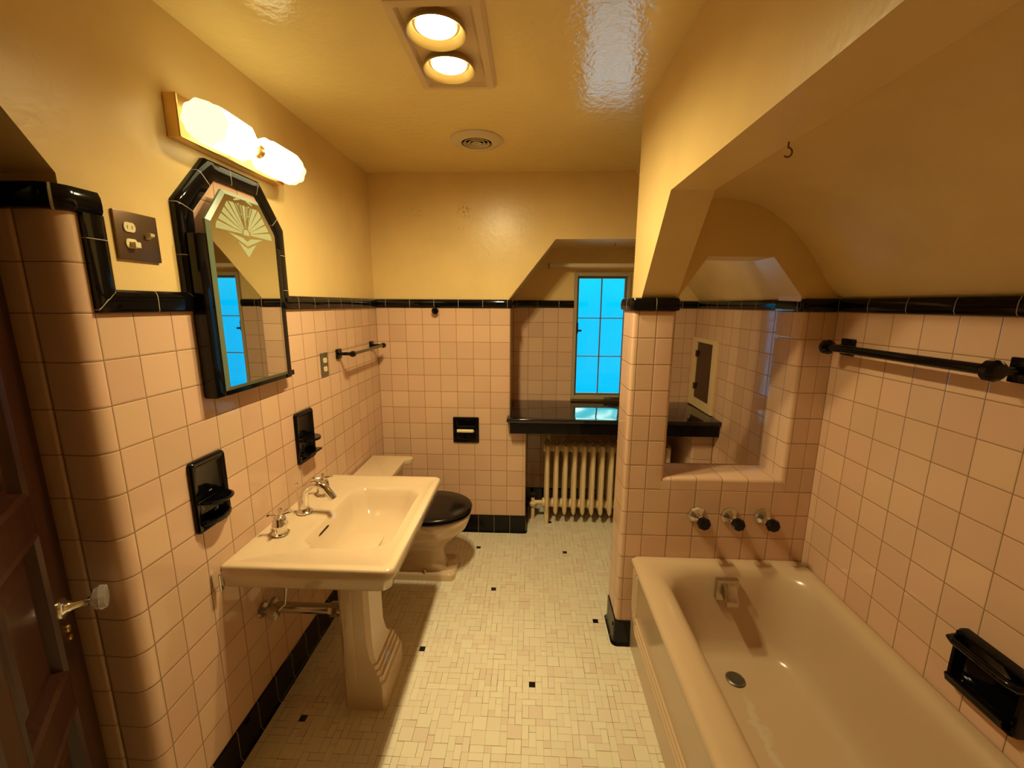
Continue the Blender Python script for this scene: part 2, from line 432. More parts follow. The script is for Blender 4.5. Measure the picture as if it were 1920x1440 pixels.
# ---- floor: unglazed mosaic in three sizes, with small black squares
def build_floor():
    U = .0268; x0, y0 = -.52, -.40; nx, ny = 104, 134
    occ = [[0]*ny for _ in range(nx)]
    mats = [M['grout_bed']]
    pal = [(.76, .70, .55), (.74, .68, .54), (.77, .72, .57), (.74, .66, .52), (.75, .67, .55), (.72, .61, .50)]
    for i, c in enumerate(pal): mats.append(plain('floor_mosaic_%s' % 'abcdef'[i], c, rough=.28))
    mats.append(plain('floor_mosaic_black', (.01, .008, .008), rough=.2))
    mb = MB()
    mb.add([(-1, FRONT, 0), (2.3, FRONT, 0), (2.3, 3.2, 0), (-1, 3.2, 0)], [(0, 1, 2, 3)], None, 0)
    for bx_, by_ in ((.682, 2.484), (1.226, 2.464), (.801, 2.09), (1.341, 1.859), (.499, 1.655), (1.01, 1.491), (.13, 1.314),
                     (1.168, 2.832), (1.55, 1.22), (.64, 1.05), (.27, .95), (.9, .68)):
        i, j = round((bx_-x0)/U - .5), round((by_-y0)/U - .5)
        if 0 <= i < nx and 0 <= j < ny: occ[i][j] = 99
    shapes = [(2, 2)]*26 + [(1, 2)]*30 + [(2, 1)]*30 + [(1, 1)]*14
    def put(i, j, w, h, mi):
        t = .0007; b = .0004; q = lambda: random.choice([.0002]*4+[.0006, .0011])
        X0, X1, Y0, Y1 = x0+i*U+q(), x0+(i+w)*U-q(), y0+j*U+q(), y0+(j+h)*U-q()
        dz = random.uniform(-.0002, .0002)
        vs = [(X0, Y0, 0), (X1, Y0, 0), (X1, Y1, 0), (X0, Y1, 0), (X0+b, Y0+b, t+dz), (X1-b, Y0+b, t), (X1-b, Y1-b, t-dz), (X0+b, Y1-b, t)]
        mb.add(vs, [(4, 5, 6, 7), (0, 1, 5, 4), (1, 2, 6, 5), (2, 3, 7, 6), (3, 0, 4, 7)], None, mi)
    for j in range(ny):
        for i in range(nx):
            if occ[i][j] == 1: continue
            if occ[i][j] == 99: put(i, j, 1, 1, 7); occ[i][j] = 1; continue
            w, h = random.choice(shapes)
            ok = lambda w, h: i+w <= nx and j+h <= ny and all(occ[a][b] == 0 for a in range(i, i+w) for b in range(j, j+h))
            if not ok(w, h):
                w, h = random.choice([(1, 2), (2, 1)])
                if not ok(w, h): w, h = (h, w)
                if not ok(w, h): w, h = 1, 1
            for a in range(i, i+w):
                for b in range(j, j+h): occ[a][b] = 1
            put(i, j, w, h, random.choice([1, 1, 1, 2, 2, 3, 3, 4, 5, 5, 6]))
    o = mb.build('floor', mats, merge=False, keep_origin=True)
    tag(o, 'cream mosaic tile floor in mixed rectangles with scattered small black squares', 'floor', kind='structure')
build_floor()

def struct(mb, name, mat, label, cat, parent=None, smooth=0, merge=True):
    o = mb.build(name, mat, parent, smooth=smooth, keep_origin=parent is None, merge=merge)
    if parent is None: tag(o, label, cat, kind='structure')
    return o

# ---- ceiling
mb = MB().box(-1.0, 2.3, FRONT, 3.3, CEIL, CEIL+.06)
struct(mb, 'ceiling', M['ceiling'], 'glossy cream painted ceiling', 'ceiling')

# ---- left wall: plaster with doorway recess, tile below
mb = MB()
mb.prism([(.905, 1.60), (.905, 1.842), (.80, 1.975), (.70, 2.09), (FRONT, 2.09), (FRONT, CEIL), (2.75, CEIL), (2.75, 1.56), (1.72, 1.56), (.96, 1.56)], -.012, -.5, YZ_X)
mb.box(-.5, -.012, .893, 2.75, .0, 1.60)
wl = struct(mb, 'wall_left', M['plaster'], 'cream painted left wall with sloping doorway corner', 'wall')
cc = [(-.097, .882), (-.04, .88)] + arc(-.035, .915, .035, -90, 0, 8)[1:] + [(0, .9233)]
cols_l = [cc] + straight([.9233, 1.0141, 1.1261, 1.2409] + [1.3498+TP*i for i in range(12)] + [2.68], lambda y: (0, y))
mb = MB(); tile_wall(mb, cols_l, ROWS)
tile_wall(mb, [cc], [1.55, 1.6595, 1.769], v0=13)
# bullnose strips either side of the dark joint beside the door
cc2 = [(-.104, .90), (-.104, .887)] + arc(-.112, .889, .008, 0, -90, 4) + [(-.16, .881), (-.34, .881)]
tile_wall(mb, [cc2], ROWS + [1.6595, 1.769], u0=-3)
cc3 = [(-.097, .905), (-.097, .888)]
tile_wall(mb, [cc3], ROWS + [1.6595, 1.769], u0=-6)
z_ = lambda z: (z-Z0)/TP
P = [(1.20, 1.55), (1.69, 1.55), (1.69, 1.87), (1.58, 1.98), (1.31, 1.98), (1.20, 1.87)]
mb.add([(0, a, b) for a, b in P], [tuple(range(6))], [[((a-1.2409)/TP, z_(b)) for a, b in P]])
mb.build('tile_wainscot', M['tile'], wl, smooth=40)

# ---- back wall
mb = MB()
mb.prism([(-.02, 1.56), (.855, 1.56), (.855, 1.605), (1.143, 1.968), (1.92, 1.968), (1.92, CEIL), (-.02, CEIL)], YB+.012, YB+.02, XZ_Y)
mb.box(-.02, .855, YB+.015, YN, .0, 1.56)
wb = struct(mb, 'wall_back', M['plaster_marks'], 'cream painted back wall above peach tile with rusty marks', 'wall')
bx = [0]+[.0808+TH*i for i in range(7)]
up_c = [(bx[-1], YB), (.855, YB)] + arc(.855, YB+.012, .012, -90, 0, 5)[1:] + [(.867, 2.70)]
lo_c = [(.955, YB), (.964, YB)] + arc(.964, YB+.010, .010, -90, 0, 5)[1:] + [(.974, 2.70)]
mb = MB()
tile_wall(mb, straight(bx, lambda x: (x, YB)) + [up_c] + straight([2.70, 2.81, 2.92, 3.03, 3.14], lambda y: (.867, y)), ROWS, skip=lambda c, r: c >= 7 and r < 6)
tile_wall(mb, straight([bx[-1], .8459, .955], lambda x: (x, YB)) + [lo_c] + straight([2.70, 2.81, 2.92, 3.03, 3.14], lambda y: (.974, y)), ROWS[:7], u0=30)
mb.build('tile_wainscot', M['tile'], wb, smooth=40)
mb = MB().box(.855, .975, YB+.015, YN, .0, .775)
mb.build('tile_backing', M['plaster'], wb)

# ---- window nook: back wall around the window, soffit, right pier
mb = MB()
mb.box(.86, 1.315, YN+.012, YN+.1, 0, 2.0); mb.box(1.715, 2.3, YN+.012, YN+.1, 0, 2.0)
mb.box(1.315, 1.715, YN+.012, YN+.1, 0, .862); mb.box(1.315, 1.715, YN+.012, YN+.1, 1.80, 2.0)
mb.prism([(.84, 1.60), (.857, 1.60), (1.145, 1.968), (1.92, 1.968), (2.222, 1.60), (2.3, 1.60), (2.3, 2.05), (.84, 2.05)], YB+.02, YN+.1, XZ_Y)
wn2 = struct(mb, 'wall_nook', M['plaster'], 'cream painted window nook with slanted sides', 'wall')
mb = MB()
tile_wall(mb, straight([.867, .98, 1.09, 1.20, 1.311], lambda x: (x, YN)), ROWS)
tile_wall(mb, straight([1.72, 1.83, 1.94, 2.05, 2.13, 2.209], lambda x: (x, YN)), ROWS, u0=40)
tile_wall(mb, straight([1.311, 1.42, 1.53, 1.63, 1.72], lambda x: (x, YN)), ROWS[:7], u0=50)
pc = [(2.075, YN), (2.075, YB+.012)] + arc(2.087, YB+.012, .012, 180, 270, 5)[1:] + [(2.209, YB)]
tile_wall(mb, [pc], ROWS[:7], u0=60)
mb.build('tile_wainscot', M['tile'], wn2, smooth=40)
mb = MB().box(2.09, 2.22, YB+.012, YN, 0, .78)
mb.build('pier_core', M['plaster'], wn2)

# ---- right wall (runs behind tub and in the nook)
mb = MB()
mb.box(XR+.012, XR+.12, FRONT, YN+.1, 0, 1.60)
mb.prism([(2.221, 1.59), (1.92, 1.968), (1.60, CEIL), (2.33, CEIL), (2.33, 1.59)], PB-.01, YB+.02, XZ_Y)
wr = struct(mb, 'wall_right', M['plaster'], 'cream painted right wall with slope above black trim', 'wall')
mb = MB()
ys = [YP, 1.6866] + [1.6866-TP*i for i in range(1, 20)]
tile_wall(mb, straight(ys, lambda y: (XR, y)), ROWS)
tile_wall(mb, straight([YN - TP*i for i in range(12)] + [PB], lambda y: (XR, y)), ROWS, u0=70)
mb.build('tile_wainscot', M['tile'], wr)

# ---- partition between tub and nook, with its open window
mb = MB()
mb.prism([(1.44, 1.56), (1.59, 1.56), (1.59, 1.612), (1.690, 1.763), (1.943, 1.760), (2.065, 1.612), (2.065, 1.56), (2.24, 1.56), (2.24, CEIL), (1.44, CEIL)], YP+.012, PB-.01, XZ_Y)
mb.box(1.422, 1.570, YP+.013, PB-.013, 0, 1.57); mb.box(2.088, 2.24, YP+.013, PB-.013, 0, 1.57); mb.box(1.57, 2.09, YP+.013, PB-.013, 0, .828)
wp = struct(mb, 'wall_partition', M['plaster'], 'partition wall at tub end with open eight-sided window', 'wall')
mb = MB()
cA = [(1.41, PB-.0), (1.41, 1.79)]
cB = [(1.41, 1.79), (1.41, YP+.014)] + arc(1.424, YP+.014, .014, 180, 270, 5)[1:] + [(1.4334, YP)]
cJ = [(1.5032, YP), (1.567, YP)] + arc(1.567, YP+.015, .015, -90, 0, 5)[1:] + [(1.582, 1.79)]
tile_wall(mb, [cA, cB, [(1.4334, YP), (1.5032, YP)], cJ, [(1.582, 1.79), (1.582, PB)]], ROWS, skip=lambda c, r: c >= 3 and r < 6, u0=90)
tile_wall(mb, straight([1.5032+TH*i for i in range(7)]+[2.209], lambda x: (x, YP)), ROWS[:7], u0=110)
cK = [(2.075, PB), (2.075, 1.79)]
cL = [(2.075, 1.79), (2.075, YP+.015)] + arc(2.09, YP+.015, .015, 180, 270, 5)[1:] + [(2.098, YP)]
tile_wall(mb, [cK, cL, [(2.098, YP), (2.159, YP)], [(2.159, YP), (2.209, YP)]], ROWS, skip=lambda c, r: r < 6, u0=130)
# piece under the sill, then the bullnosed sill itself
xs = [1.5032] + [1.5032+TH*i for i in range(1, 6)] + [2.0902]
for i, (a, b) in enumerate(zip(xs, xs[1:])):
    a2, b2 = max(a, 1.567), b
    pr = [(YP, .7835), (YP, .824)]
    mb.add([(a2, YP, .7835), (b2, YP, .7835), (b2, YP, .824), (a2, YP, .824)], [(0, 1, 2, 3)], [[(i, 150), (i+.9999, 150), (i+.9999, 150.9999), (i, 150.9999)]])
    pr = [(YP, .824)] + [(YP+.015-.015*math.cos(math.radians(t)), .825+.015*math.sin(math.radians(t))) for t in (0, 22, 45, 67, 90)] + [(PB, .84)]
    for k in range(len(pr)-1):
        v0, v1 = k/(len(pr)-1), (k+1)/(len(pr)-1)-.0001
        a3, b3 = max(a, 1.575), min(b, 2.082)
        mb.add([(a3, pr[k][0], pr[k][1]), (b3, pr[k][0], pr[k][1]), (b3, pr[k+1][0], pr[k+1][1]), (a3, pr[k+1][0], pr[k+1][1])], [(0, 1, 2, 3)],
               [[(i+20, 152+v0), (i+20.9999, 152+v0), (i+20.9999, 152+v1), (i+20, 152+v1)]])
# far side
tile_wall(mb, straight([1.41, 1.50, 1.582], lambda x: (x, PB)), ROWS, u0=160)
tile_wall(mb, straight([1.582, 1.69, 1.80, 1.91, 2.075], lambda x: (x, PB)), ROWS[:7]+[.84], u0=170)
tile_wall(mb, straight([2.075, 2.209], lambda x: (x, PB)), ROWS, u0=180)
mb.build('tile_wainscot', M['tile'], wp, smooth=40)

# ---- bulkhead over the tub and the coved ceiling inside
mb = MB()
mb.prism([(FRONT, 1.938), (1.456, 1.938), (1.7345, 1.603), (YP+.012, 1.603), (YP+.012, CEIL), (FRONT, CEIL)], 1.44, 1.58, YZ_X)
struct(mb, 'wall_bulkhead', M['plaster'], 'cream painted bulkhead with chamfered opening above the tub', 'wall')
cove = [(1.575, 1.945), (1.62, 1.962), (1.685, 1.974), (1.745, 1.976), (1.809, 1.968), (1.862, 1.952), (1.912, 1.929), (1.97, 1.89), (2.023, 1.842), (2.074, 1.785), (2.119, 1.723),
        (2.150, 1.675), (2.18, 1.635), (2.205, 1.612), (2.221, 1.598)]
mb = MB()
mb.prism(cove + [(2.33, 1.60), (2.33, CEIL), (1.575, CEIL)], FRONT, YP+.02, XZ_Y)
struct(mb, 'ceiling_alcove', M['plaster'], 'coved cream ceiling curving down over the bathtub', 'ceiling', smooth=30)

# ---- unseen room ends that close the room
mb = MB().box(XW, 2.3, FRONT-.06, FRONT, 0, CEIL)
struct(mb, 'wall_front', M['plaster'], 'cream painted wall behind the viewer', 'wall')
mb = MB().box(XW-.06, XW, FRONT, .95, 0, CEIL).box(XW, -.5, .885, .95, 0, CEIL)
struct(mb, 'wall_entry', M['plaster'], 'cream painted entry wall beside the door', 'wall')

# ---- black trim
PR_T = [(0, 1.550), (.010, 1.552), (.014, 1.560), (.0145, 1.575), (.013, 1.590), (.008, 1.600), (-.012, 1.604)]
def trim(no, path, rad, label, off=.0):
    mb = MB(); sweep(mb, fillet(path, rad), PR_T, PLAN, off=off)
    struct(mb, 'trim_%d' % no, M['black_tile'], label, 'tile trim', smooth=40, merge=True)
trim(1, [(.867, YN), (.867, YB), (.0, YB)], [.012], 'black tile border across the back wall', off=.95)
trim(2, [(1.311, YN), (.867, YN)], 0, 'black tile border left of the window in the nook', off=.3)
trim(3, [(XR, PB), (XR, YN), (1.73, YN)], [0], 'black tile border on the right wall inside the nook', off=.3)
trim(4, [(XR, FRONT), (XR, YP), (2.078, YP), (2.075, PB)], [0, .012], 'black tile border along the wall above the tub', off=.35)
trim(5, [(1.582, PB), (1.582, YP), (1.41, YP), (1.41, PB), (1.58, PB)], [.012, .012, 0], 'black tile border around the partition post', off=.35)
# stepped border on the left wall and around the mirror
PR_V = [(-.027, -.012), (-.027, .002), (-.0245, .008), (-.019, .0115), (-.012, .013), (0, .0132), (.022, .0130), (.0262, .0115), (.027, 0)]
mb = MB()
pathv = [(YB, 1.577), (1.672, 1.577), (1.672, 1.847), (1.558, 1.977), (1.335, 1.977), (1.215, 1.847), (1.215, 1.577), (.950, 1.577), (.950, 1.768)]
sweep(mb, pathv, PR_V, lambda p, q, b: (b, p, q), pitch=.1335, off=.1)
PR_U = [(0, 1.766), (.010, 1.768), (.014, 1.776), (.0145, 1.79), (.013, 1.806), (.008, 1.818), (-.012, 1.822)]
sweep(mb, fillet([(0, .969), (0, .88), (-.45, .88)], .035), PR_U, PLAN, pitch=.30, off=.72)
struct(mb, 'trim_6', M['black_tile'], 'black tile border stepping around mirror and light switch on left wall', 'tile trim', smooth=40)

# ---- black baseboards
PR_B = [(-.002, Z0+.001), (.004, Z0-.002), (.006, Z0-.010), (.006, .02), (.010, .008), (.018, .0)]
def base(name, path, rad, label, off=0.):
    mb = MB(); sweep(mb, fillet(path, rad), PR_B, PLAN, pitch=.11, off=off)
    struct(mb, name, M['black_tile'], label, 'baseboard', smooth=40)
base('baseboard_left', [(0, YB), (0, .88), (-.34, .88)], .035, 'black tile baseboard along the left wall')
base('baseboard_back', [(.974, YN), (.974, YB), (0, YB)], [.01], 'black tile baseboard along the back wall', off=.9)
base('baseboard_nook', [(2.075, YN), (.974, YN)], 0, 'black tile baseboard behind the radiator')
base('baseboard_right', [(XR, PB), (XR, YB), (2.075, YB), (2.075, YN)], [0, 0], 'black tile baseboard at the right of the nook')
base('baseboard_partition', [(1.4785, YP), (1.41, YP), (1.41, PB), (XR, PB)], [.012, .004], 'black tile baseboard around the partition post')

# ================================================================== WINDOW
w = thing('window_1', 'narrow steel casement window with six panes in the nook, blue daylight behind', 'window', (1.515, YN+.03, .862), kind='structure')
mb = MB()
for a in ((1.311, 1.335, .862, 1.80), (1.695, 1.719, .862, 1.80), (1.335, 1.695, 1.776, 1.80)): mb.box(a[0], a[1], YN-.008, YN+.06, a[2], a[3], .003)
mb.box(1.335, 1.695, YN-.008, YN+.06, .862, .890, .003)
mb.build('window_casing', M['sill_paint'], w)
mb = MB()
for a in ((1.335, 1.349, .890, 1.776), (1.681, 1.695, .890, 1.776), (1.349, 1.681, .890, .906), (1.349, 1.681, 1.760, 1.776)): mb.box(a[0], a[1], YN+.02, YN+.045, a[2], a[3], .002)
sash = mb.build('sash_frame', M['window_frame'], w)
mb = MB(); mb.box(1.511, 1.519, YN+.024, YN+.042, .906, 1.76)
for z in (1.190, 1.475): mb.box(1.349, 1.681, YN+.024, YN+.042, z-.0035, z+.0035)
mb.build('muntin_bars', M['window_frame'], w)
MB().box(1.345, 1.685, YN+.033, YN+.036, .90, 1.765).build('glass_pane', M['glass'], w)
mb = MB().box(1.337, 1.351, YN+.008, YN+.022, 1.36, 1.44, .003).box(1.345, 1.375, YN+.0, YN+.012, 1.375, 1.39, .003)
mb.build('window_latch', M['dark'], w)
mb = MB().box(1.56, 1.70, YN-.02, YN-.005, .868, .885, .003).tube([(1.60, YN-.02, .885), (1.66, YN-.05, .892), (1.70, YN-.045, .89)], .006)
mb.build('window_crank', M['window_frame'], w)

# curtain rod across the nook
t = thing('curtain_rod', 'white curtain rod above the blue window', 'curtain rod', (1.6, 3.06, 1.835))
mb = MB().box(1.125, 2.02, 3.05, 3.062, 1.832, 1.858, .004); mb.build('rod', M['vent_paint'], t)
for x in (1.118, 2.018): MB().box(x, x+.009, 3.04, YN+.012, 1.828, 1.862, .002).build('bracket', M['sill_paint'], t)

# ================================================================== COUNTER
t = thing('counter', 'glossy black tiled counter under the window, above the radiator', 'counter', (1.53, 2.86, .745))
mb = MB().prism([(.849, 2.585), (2.207, 2.585), (2.207, YN-.002), (.870, YN-.002), (.870, YB-.001), (.849, YB-.001)], .824, .850, XY, bev=.006, seg=3)
mb.build('counter_top', M['black_counter'], t, smooth=40)
mb = MB()
mb.box(.870, 2.205, 2.605, 2.635, .745, .826, .003).box(.870, .90, 2.62, YB-.001, .745, .826, .003)
mb.build('fascia', M['black'], t)
mb = MB().box(.98, 2.07, 2.65, YN-.003, .80, .825); mb.build('support', M['dark'], t)

# ================================================================== RADIATOR
t = thing('radiator', 'cream cast-iron column radiator below the black counter', 'radiator', (1.55, 2.88, 0))
sec0 = None
for i in range(14):
    x = 1.128 + i*.0645
    mb = MB()
    for yy in (2.805, 2.875, 2.945):
        R = []
        for z, k in ((.075, .2), (.085, .6), (.10, 1), (.16, 1), (.52, 1), (.575, 1), (.598, .75), (.606, .3)):
            hx, hy = .0165*k, .023*k
            R.append([(x-hx, yy, z), (x-hx*.55, yy-hy*.85, z), (x, yy-hy, z), (x+hx*.55, yy-hy*.85, z), (x+hx, yy, z), (x+hx*.55, yy+hy*.85, z), (x, yy+hy, z), (x-hx*.55, yy+hy*.85, z)])
        mb.loft(R, cap0=True, cap1=True)
    for z in (.135, .565):
        mb.lathe([(.026, -.0322), (.034, -.026), (.034, .026), (.026, .0322)], (x, 2.875, z), (1, 0, 0), n=16)
        mb.box(x-.014, x+.014, 2.805, 2.945, z-.03, z+.03, .006)
    if i in (0, 13): mb.prism([(2.85, .10), (2.90, .10), (2.895, .0), (2.855, .0)], x-.014, x+.014, YZ_X, bev=.003).prism([(2.79, .10), (2.82, .10), (2.815, .0), (2.795, .0)], x-.014, x+.014, YZ_X, bev=.003)
    mb.build('section', M['radiator'], t, smooth=30)
mb = MB().tube([(1.10, 2.875, .135), (1.03, 2.875, .135)], .016).tube([(1.03, 2.875, .0), (1.03, 2.875, .17)], .014).lathe([(.014, 0), (.026, .01), (.026, .03), (.012, .04)], (1.03, 2.875, .10), n=16)
vp = mb.build('valve', M['radiator'], t, smooth=50)
MB().lathe([(.006, 0), (.006, .02), (.022, .024), (.024, .034), (.01, .042)], (1.03, 2.875, .17), n=16).build('valve_wheel', M['dark'], vp, smooth=40)
MB().tube([(1.20, 2.99, .05), (1.20, 2.99, .60)], .010).build('riser_pipe', M['vent_paint'], t, smooth=50)

# cupboard door in the nook's right wall
t = thing('wall_cupboard', 'small dark wooden wall cupboard in a cream frame above right end of counter', 'cupboard', (XR-.01, 2.93, .852))
mb = MB()
for a in ((2.725, 2.785, .853, 1.347), (3.045, 3.128, .853, 1.347), (2.785, 3.045, .853, .915), (2.785, 3.045, 1.317, 1.347)): mb.box(XR-.02, XR-.0005, a[0], a[1], a[2], a[3], .003)
mb.build('frame', M['lamp_white'], t)
d = MB().box(XR-.012, XR-.001, 2.787, 3.043, .917, 1.315, .002).build('door', M['dark_wood'], t)
for z in (1.00, 1.235): MB().box(XR-.024, XR-.010, 3.025, 3.05, z-.022, z+.022, .003).build('hinge', M['dark_wood'], d)

# ================================================================== BATHTUB
t = thing('bathtub', 'peach enamel built-in bathtub with ribbed apron', 'bathtub', (1.83, .965, 0))
TX0, TX1, TY0, TY1, TZ = 1.458, XR-.001, .20, YP-.002, .462
mb = MB(); m = 9
def ring(x0, x1, y0, y1, z, r): return rrect(x0, x1, y0, y1, z, r, m)
R = [ring(TX0+.022, TX1, TY0, TY1, .0, .004), ring(TX0+.018, TX1, TY0, TY1, .40, .004), ring(TX0+.010, TX1, TY0, TY1, .43, .006), ring(TX0+.002, TX1, TY0, TY1, .445, .010),
     ring(TX0+.004, TX1-.001, TY0, TY1, .455, .018), ring(TX0+.014, TX1-.003, TY0+.002, TY1-.003, TZ+.001, .024), ring(TX0+.035, TX1-.010, TY0+.02, TY1-.012, TZ+.004, .03),
     ring(TX0+.075, TX1-.028, TY0+.06, TY1-.035, TZ+.003, .07), ring(TX0+.100, TX1-.040, TY0+.08, TY1-.052, TZ-.003, .10), ring(TX0+.120, TX1-.052, TY0+.10, TY1-.066, TZ-.018, .13),
     ring(TX0+.132, TX1-.060, TY0+.12, TY1-.076, TZ-.045, .14), ring(TX0+.145, TX1-.070, TY0+.17, TY1-.088, .35, .15), ring(TX0+.165, TX1-.085, TY0+.25, TY1-.105, .24, .15),
     ring(TX0+.185, TX1-.100, TY0+.32, TY1-.122, .16, .14), ring(TX0+.205, TX1-.118, TY0+.36, TY1-.142, .118, .12), ring(TX0+.235, TX1-.148, TY0+.40, TY1-.172, .100, .10),
     ring(TX0+.30, TX1-.22, TY0+.5, TY1-.26, .094, .06)]
mb.loft(R, cap1=True)
tub = mb.build('tub_shell', M['tub_streak'], t, smooth=60)
mb = MB()
for k in range(3):
    yv, zv = 1.700-.028*k, .205-.032*k
    rr = .0085
    mb.tube([(TX0+.019, yv, .41), (TX0+.020, yv, zv+.03), (TX0+.0205, yv-.008, zv+.008), (TX0+.021, yv-.03, zv), (TX0+.021, TY0+.01, zv)], rr, n=10)
mb.build('apron_ribs', M['tub'], t, smooth=60)
MB().lathe([(.0, -.004), (.034, -.004), (.036, .0), (.030, .004), (.026, .003), (.0, .004)], (1.835, 1.46, .100), n=28).build('drain', M['drain'], t, smooth=40)
mb = MB().box(1.800, 1.892, 1.612, 1.640, .335, .432, .006)
mb.prism([(1.618, .420), (1.618, .365), (1.575, .338), (1.560, .345), (1.560, .365), (1.590, .405)], 1.822, 1.872, YZ_X, bev=.004)
mb.build('spout', M['old_chrome'], t, smooth=30)

# tub valves
for x, lb in ((1.734, 'leftmost of the three chrome tub valves with black knobs'), (1.876, 'middle of the three chrome tub valves with black knobs'), (2.018, 'rightmost of the three chrome tub valves with black knobs')):
    v = thing('tub_valve', lb, 'tap', (x, YP, .668), group='three tub valves on the tiled end wall')
    MB().lathe([(.040, .001), (.040, .006), (.033, .014), (.020, .026), (.015, .030), (.0, .030)], (x, YP, .670), (0, -1, 0), n=8).build('escutcheon', M['old_chrome'], v)
    MB().lathe([(.014, .026), (.014, .034), (.009, .038), (.009, .066)], (x, YP, .670), (0, -1, 0), n=16).build('stem', M['chrome'], v, smooth=40)
    MB().lathe([(.012, .060), (.024, .064), (.028, .072), (.028, .084), (.023, .092), (.0, .094)], (x, YP, .670), (0, -1, 0), n=8).build('knob', M['black'], v)

# ================================================================== SINK
t = thing('pedestal_sink', 'peach porcelain pedestal sink against the left wall', 'sink', (.30, 1.545, 0))
X1, Y0, Y1, ZT = .565, 1.172, 1.918, .737
mb = MB(); m = 7
def rk(x1, y0, y1, z, r, x0=.0015): return rrect(x0, x1, y0, y1, z, [r, .002, .002, r], m)
def bs(x0, x1, y0, y1, z, c): return rrect(x0, x1, y0, y1, z, c, m, chamfer=True)
R = [rk(X1-.09, Y0+.06, Y1-.06, .655, .03), rk(X1-.03, Y0+.012, Y1-.012, .655, .03), rk(X1-.016, Y0+.006, Y1-.006, .662, .03), rk(X1-.012, Y0+.004, Y1-.004, .690, .03),
     rk(X1-.006, Y0+.001, Y1-.001, .697, .03), rk(X1, Y0, Y1, .705, .03), rk(X1, Y0, Y1, ZT-.008, .03), rk(X1-.003, Y0+.002, Y1-.002, ZT-.002, .03), rk(X1-.008, Y0+.006, Y1-.006, ZT, .03),
     rk(X1-.030, Y0+.030, Y1-.030, ZT, .025, .03), rk(X1-.034, Y0+.034, Y1-.034, ZT-.003, .025, .034)]
B = [bs(.172, .505, 1.290, 1.800, ZT-.003, .055), bs(.178, .500, 1.296, 1.794, ZT-.006, .055), bs(.186, .492, 1.306, 1.784, ZT-.018, .055), bs(.195, .484, 1.320, 1.770, .690, .055), bs(.206, .474, 1.338, 1.752, .655, .056),
     bs(.220, .462, 1.362, 1.728, .628, .058), bs(.245, .440, 1.400, 1.690, .612, .056), bs(.28, .405, 1.45, 1.64, .604, .045), bs(.33, .36, 1.52, 1.57, .601, .01)]
mb.loft(R + B, cap1=True)
mb.build('basin', M['porcelain'], t, smooth=60)
mb = MB()
def pr_(a, b, c, d, z, q=.025): return rrect(a, b, c, d, z, q, 3, chamfer=True)
X0p, Y0p = .283, 1.345
R = [pr_(X0p, x1, Y0p, y1, z, q) for x1, y1, z, q in ((.448, 1.572, 0, .012), (.448, 1.572, .120, .012), (.440, 1.562, .132, .012), (.440, 1.562, .155, .012), (.432, 1.553, .160, .012), (.432, 1.553, .180, .012),
     (.425, 1.545, .185, .012), (.425, 1.545, .205, .012), (.416, 1.530, .212, .012), (.408, 1.512, .240, .014), (.402, 1.500, .30, .016), (.400, 1.500, .50, .016), (.408, 1.505, .62, .016), (.42, 1.52, .66, .016))]
mb.prism([(.306, .145), (.340, .130), (.345, .655), (.308, .655)], Y0p-.007, Y0p+.01, XZ_Y, bev=.004)
mb.loft(R, cap0=True, cap1=True); ped = mb.build('pedestal', M['porcelain'], t, smooth=25)
# taps and spout
def cross_tap(y):
    c = (.082, y, ZT)
    b = MB().lathe([(.029, .001), (.030, .004), (.023, .008), (.021, .022), (.027, .032), (.028, .038), (.024, .045), (.024, .054), (.020, .064), (.012, .070), (.012, .078), (.0, .080)], c, n=24).build('tap', M['chrome'], t, smooth=50)
    mb = MB()
    for k in range(4):
        a = math.radians(25+90*k); d = Vector((math.cos(a), math.sin(a), .12))
        p0 = Vector((c[0], c[1], ZT+.074)); mb.tube([p0, p0+d*.026, p0+d*.036, p0+d*.043], [.0052, .0052, .008, .003], n=10)
    mb.build('cross_handle', M['chrome'], b, smooth=50)
cross_tap(1.372); cross_tap(1.700)
pts = [(.084, 1.535, ZT), (.084, 1.535, ZT+.045), (.088, 1.535, ZT+.080)]
for k in range(1, 9):
    a = math.radians(180 - 17*k); pts.append((.140 + .052*math.cos(a), 1.535, ZT+.082 + .040*math.sin(a)))
pts += [(.200, 1.535, ZT+.075), (.207, 1.535, ZT+.062)]
mb = MB().tube(pts, [.019, .0175, .0155]+[.0140]*8+[.0155, .0155], n=16).lathe([(.030, .001), (.030, .006), (.022, .012), (.019, .02)], (.084, 1.535, ZT), n=24)
sp = mb.build('spout', M['chrome'], t, smooth=50)
MB().tube([(.060, 1.535, ZT), (.060, 1.535, ZT+.11)], .003).lathe([(.003, 0), (.008, .005), (.008, .012), (.003, .016)], (.060, 1.535, ZT+.11), n=12).build('drain_lift_rod', M['chrome'], sp, smooth=50)
MB().lathe([(.0, .001), (.019, .001), (.021, .004), (.0, .0045)], (.335, 1.43, .606), n=24).build('drain', M['chrome'], t, smooth=40)
MB().prism([(1.440, -.003), (1.500, -.004), (1.510, 0), (1.500, .004), (1.440, .003), (1.428, 0)], .190, .1955, lambda a, b, c: (c+b*.2, a, .697+b)).build('overflow_slot', M['dark'], t)
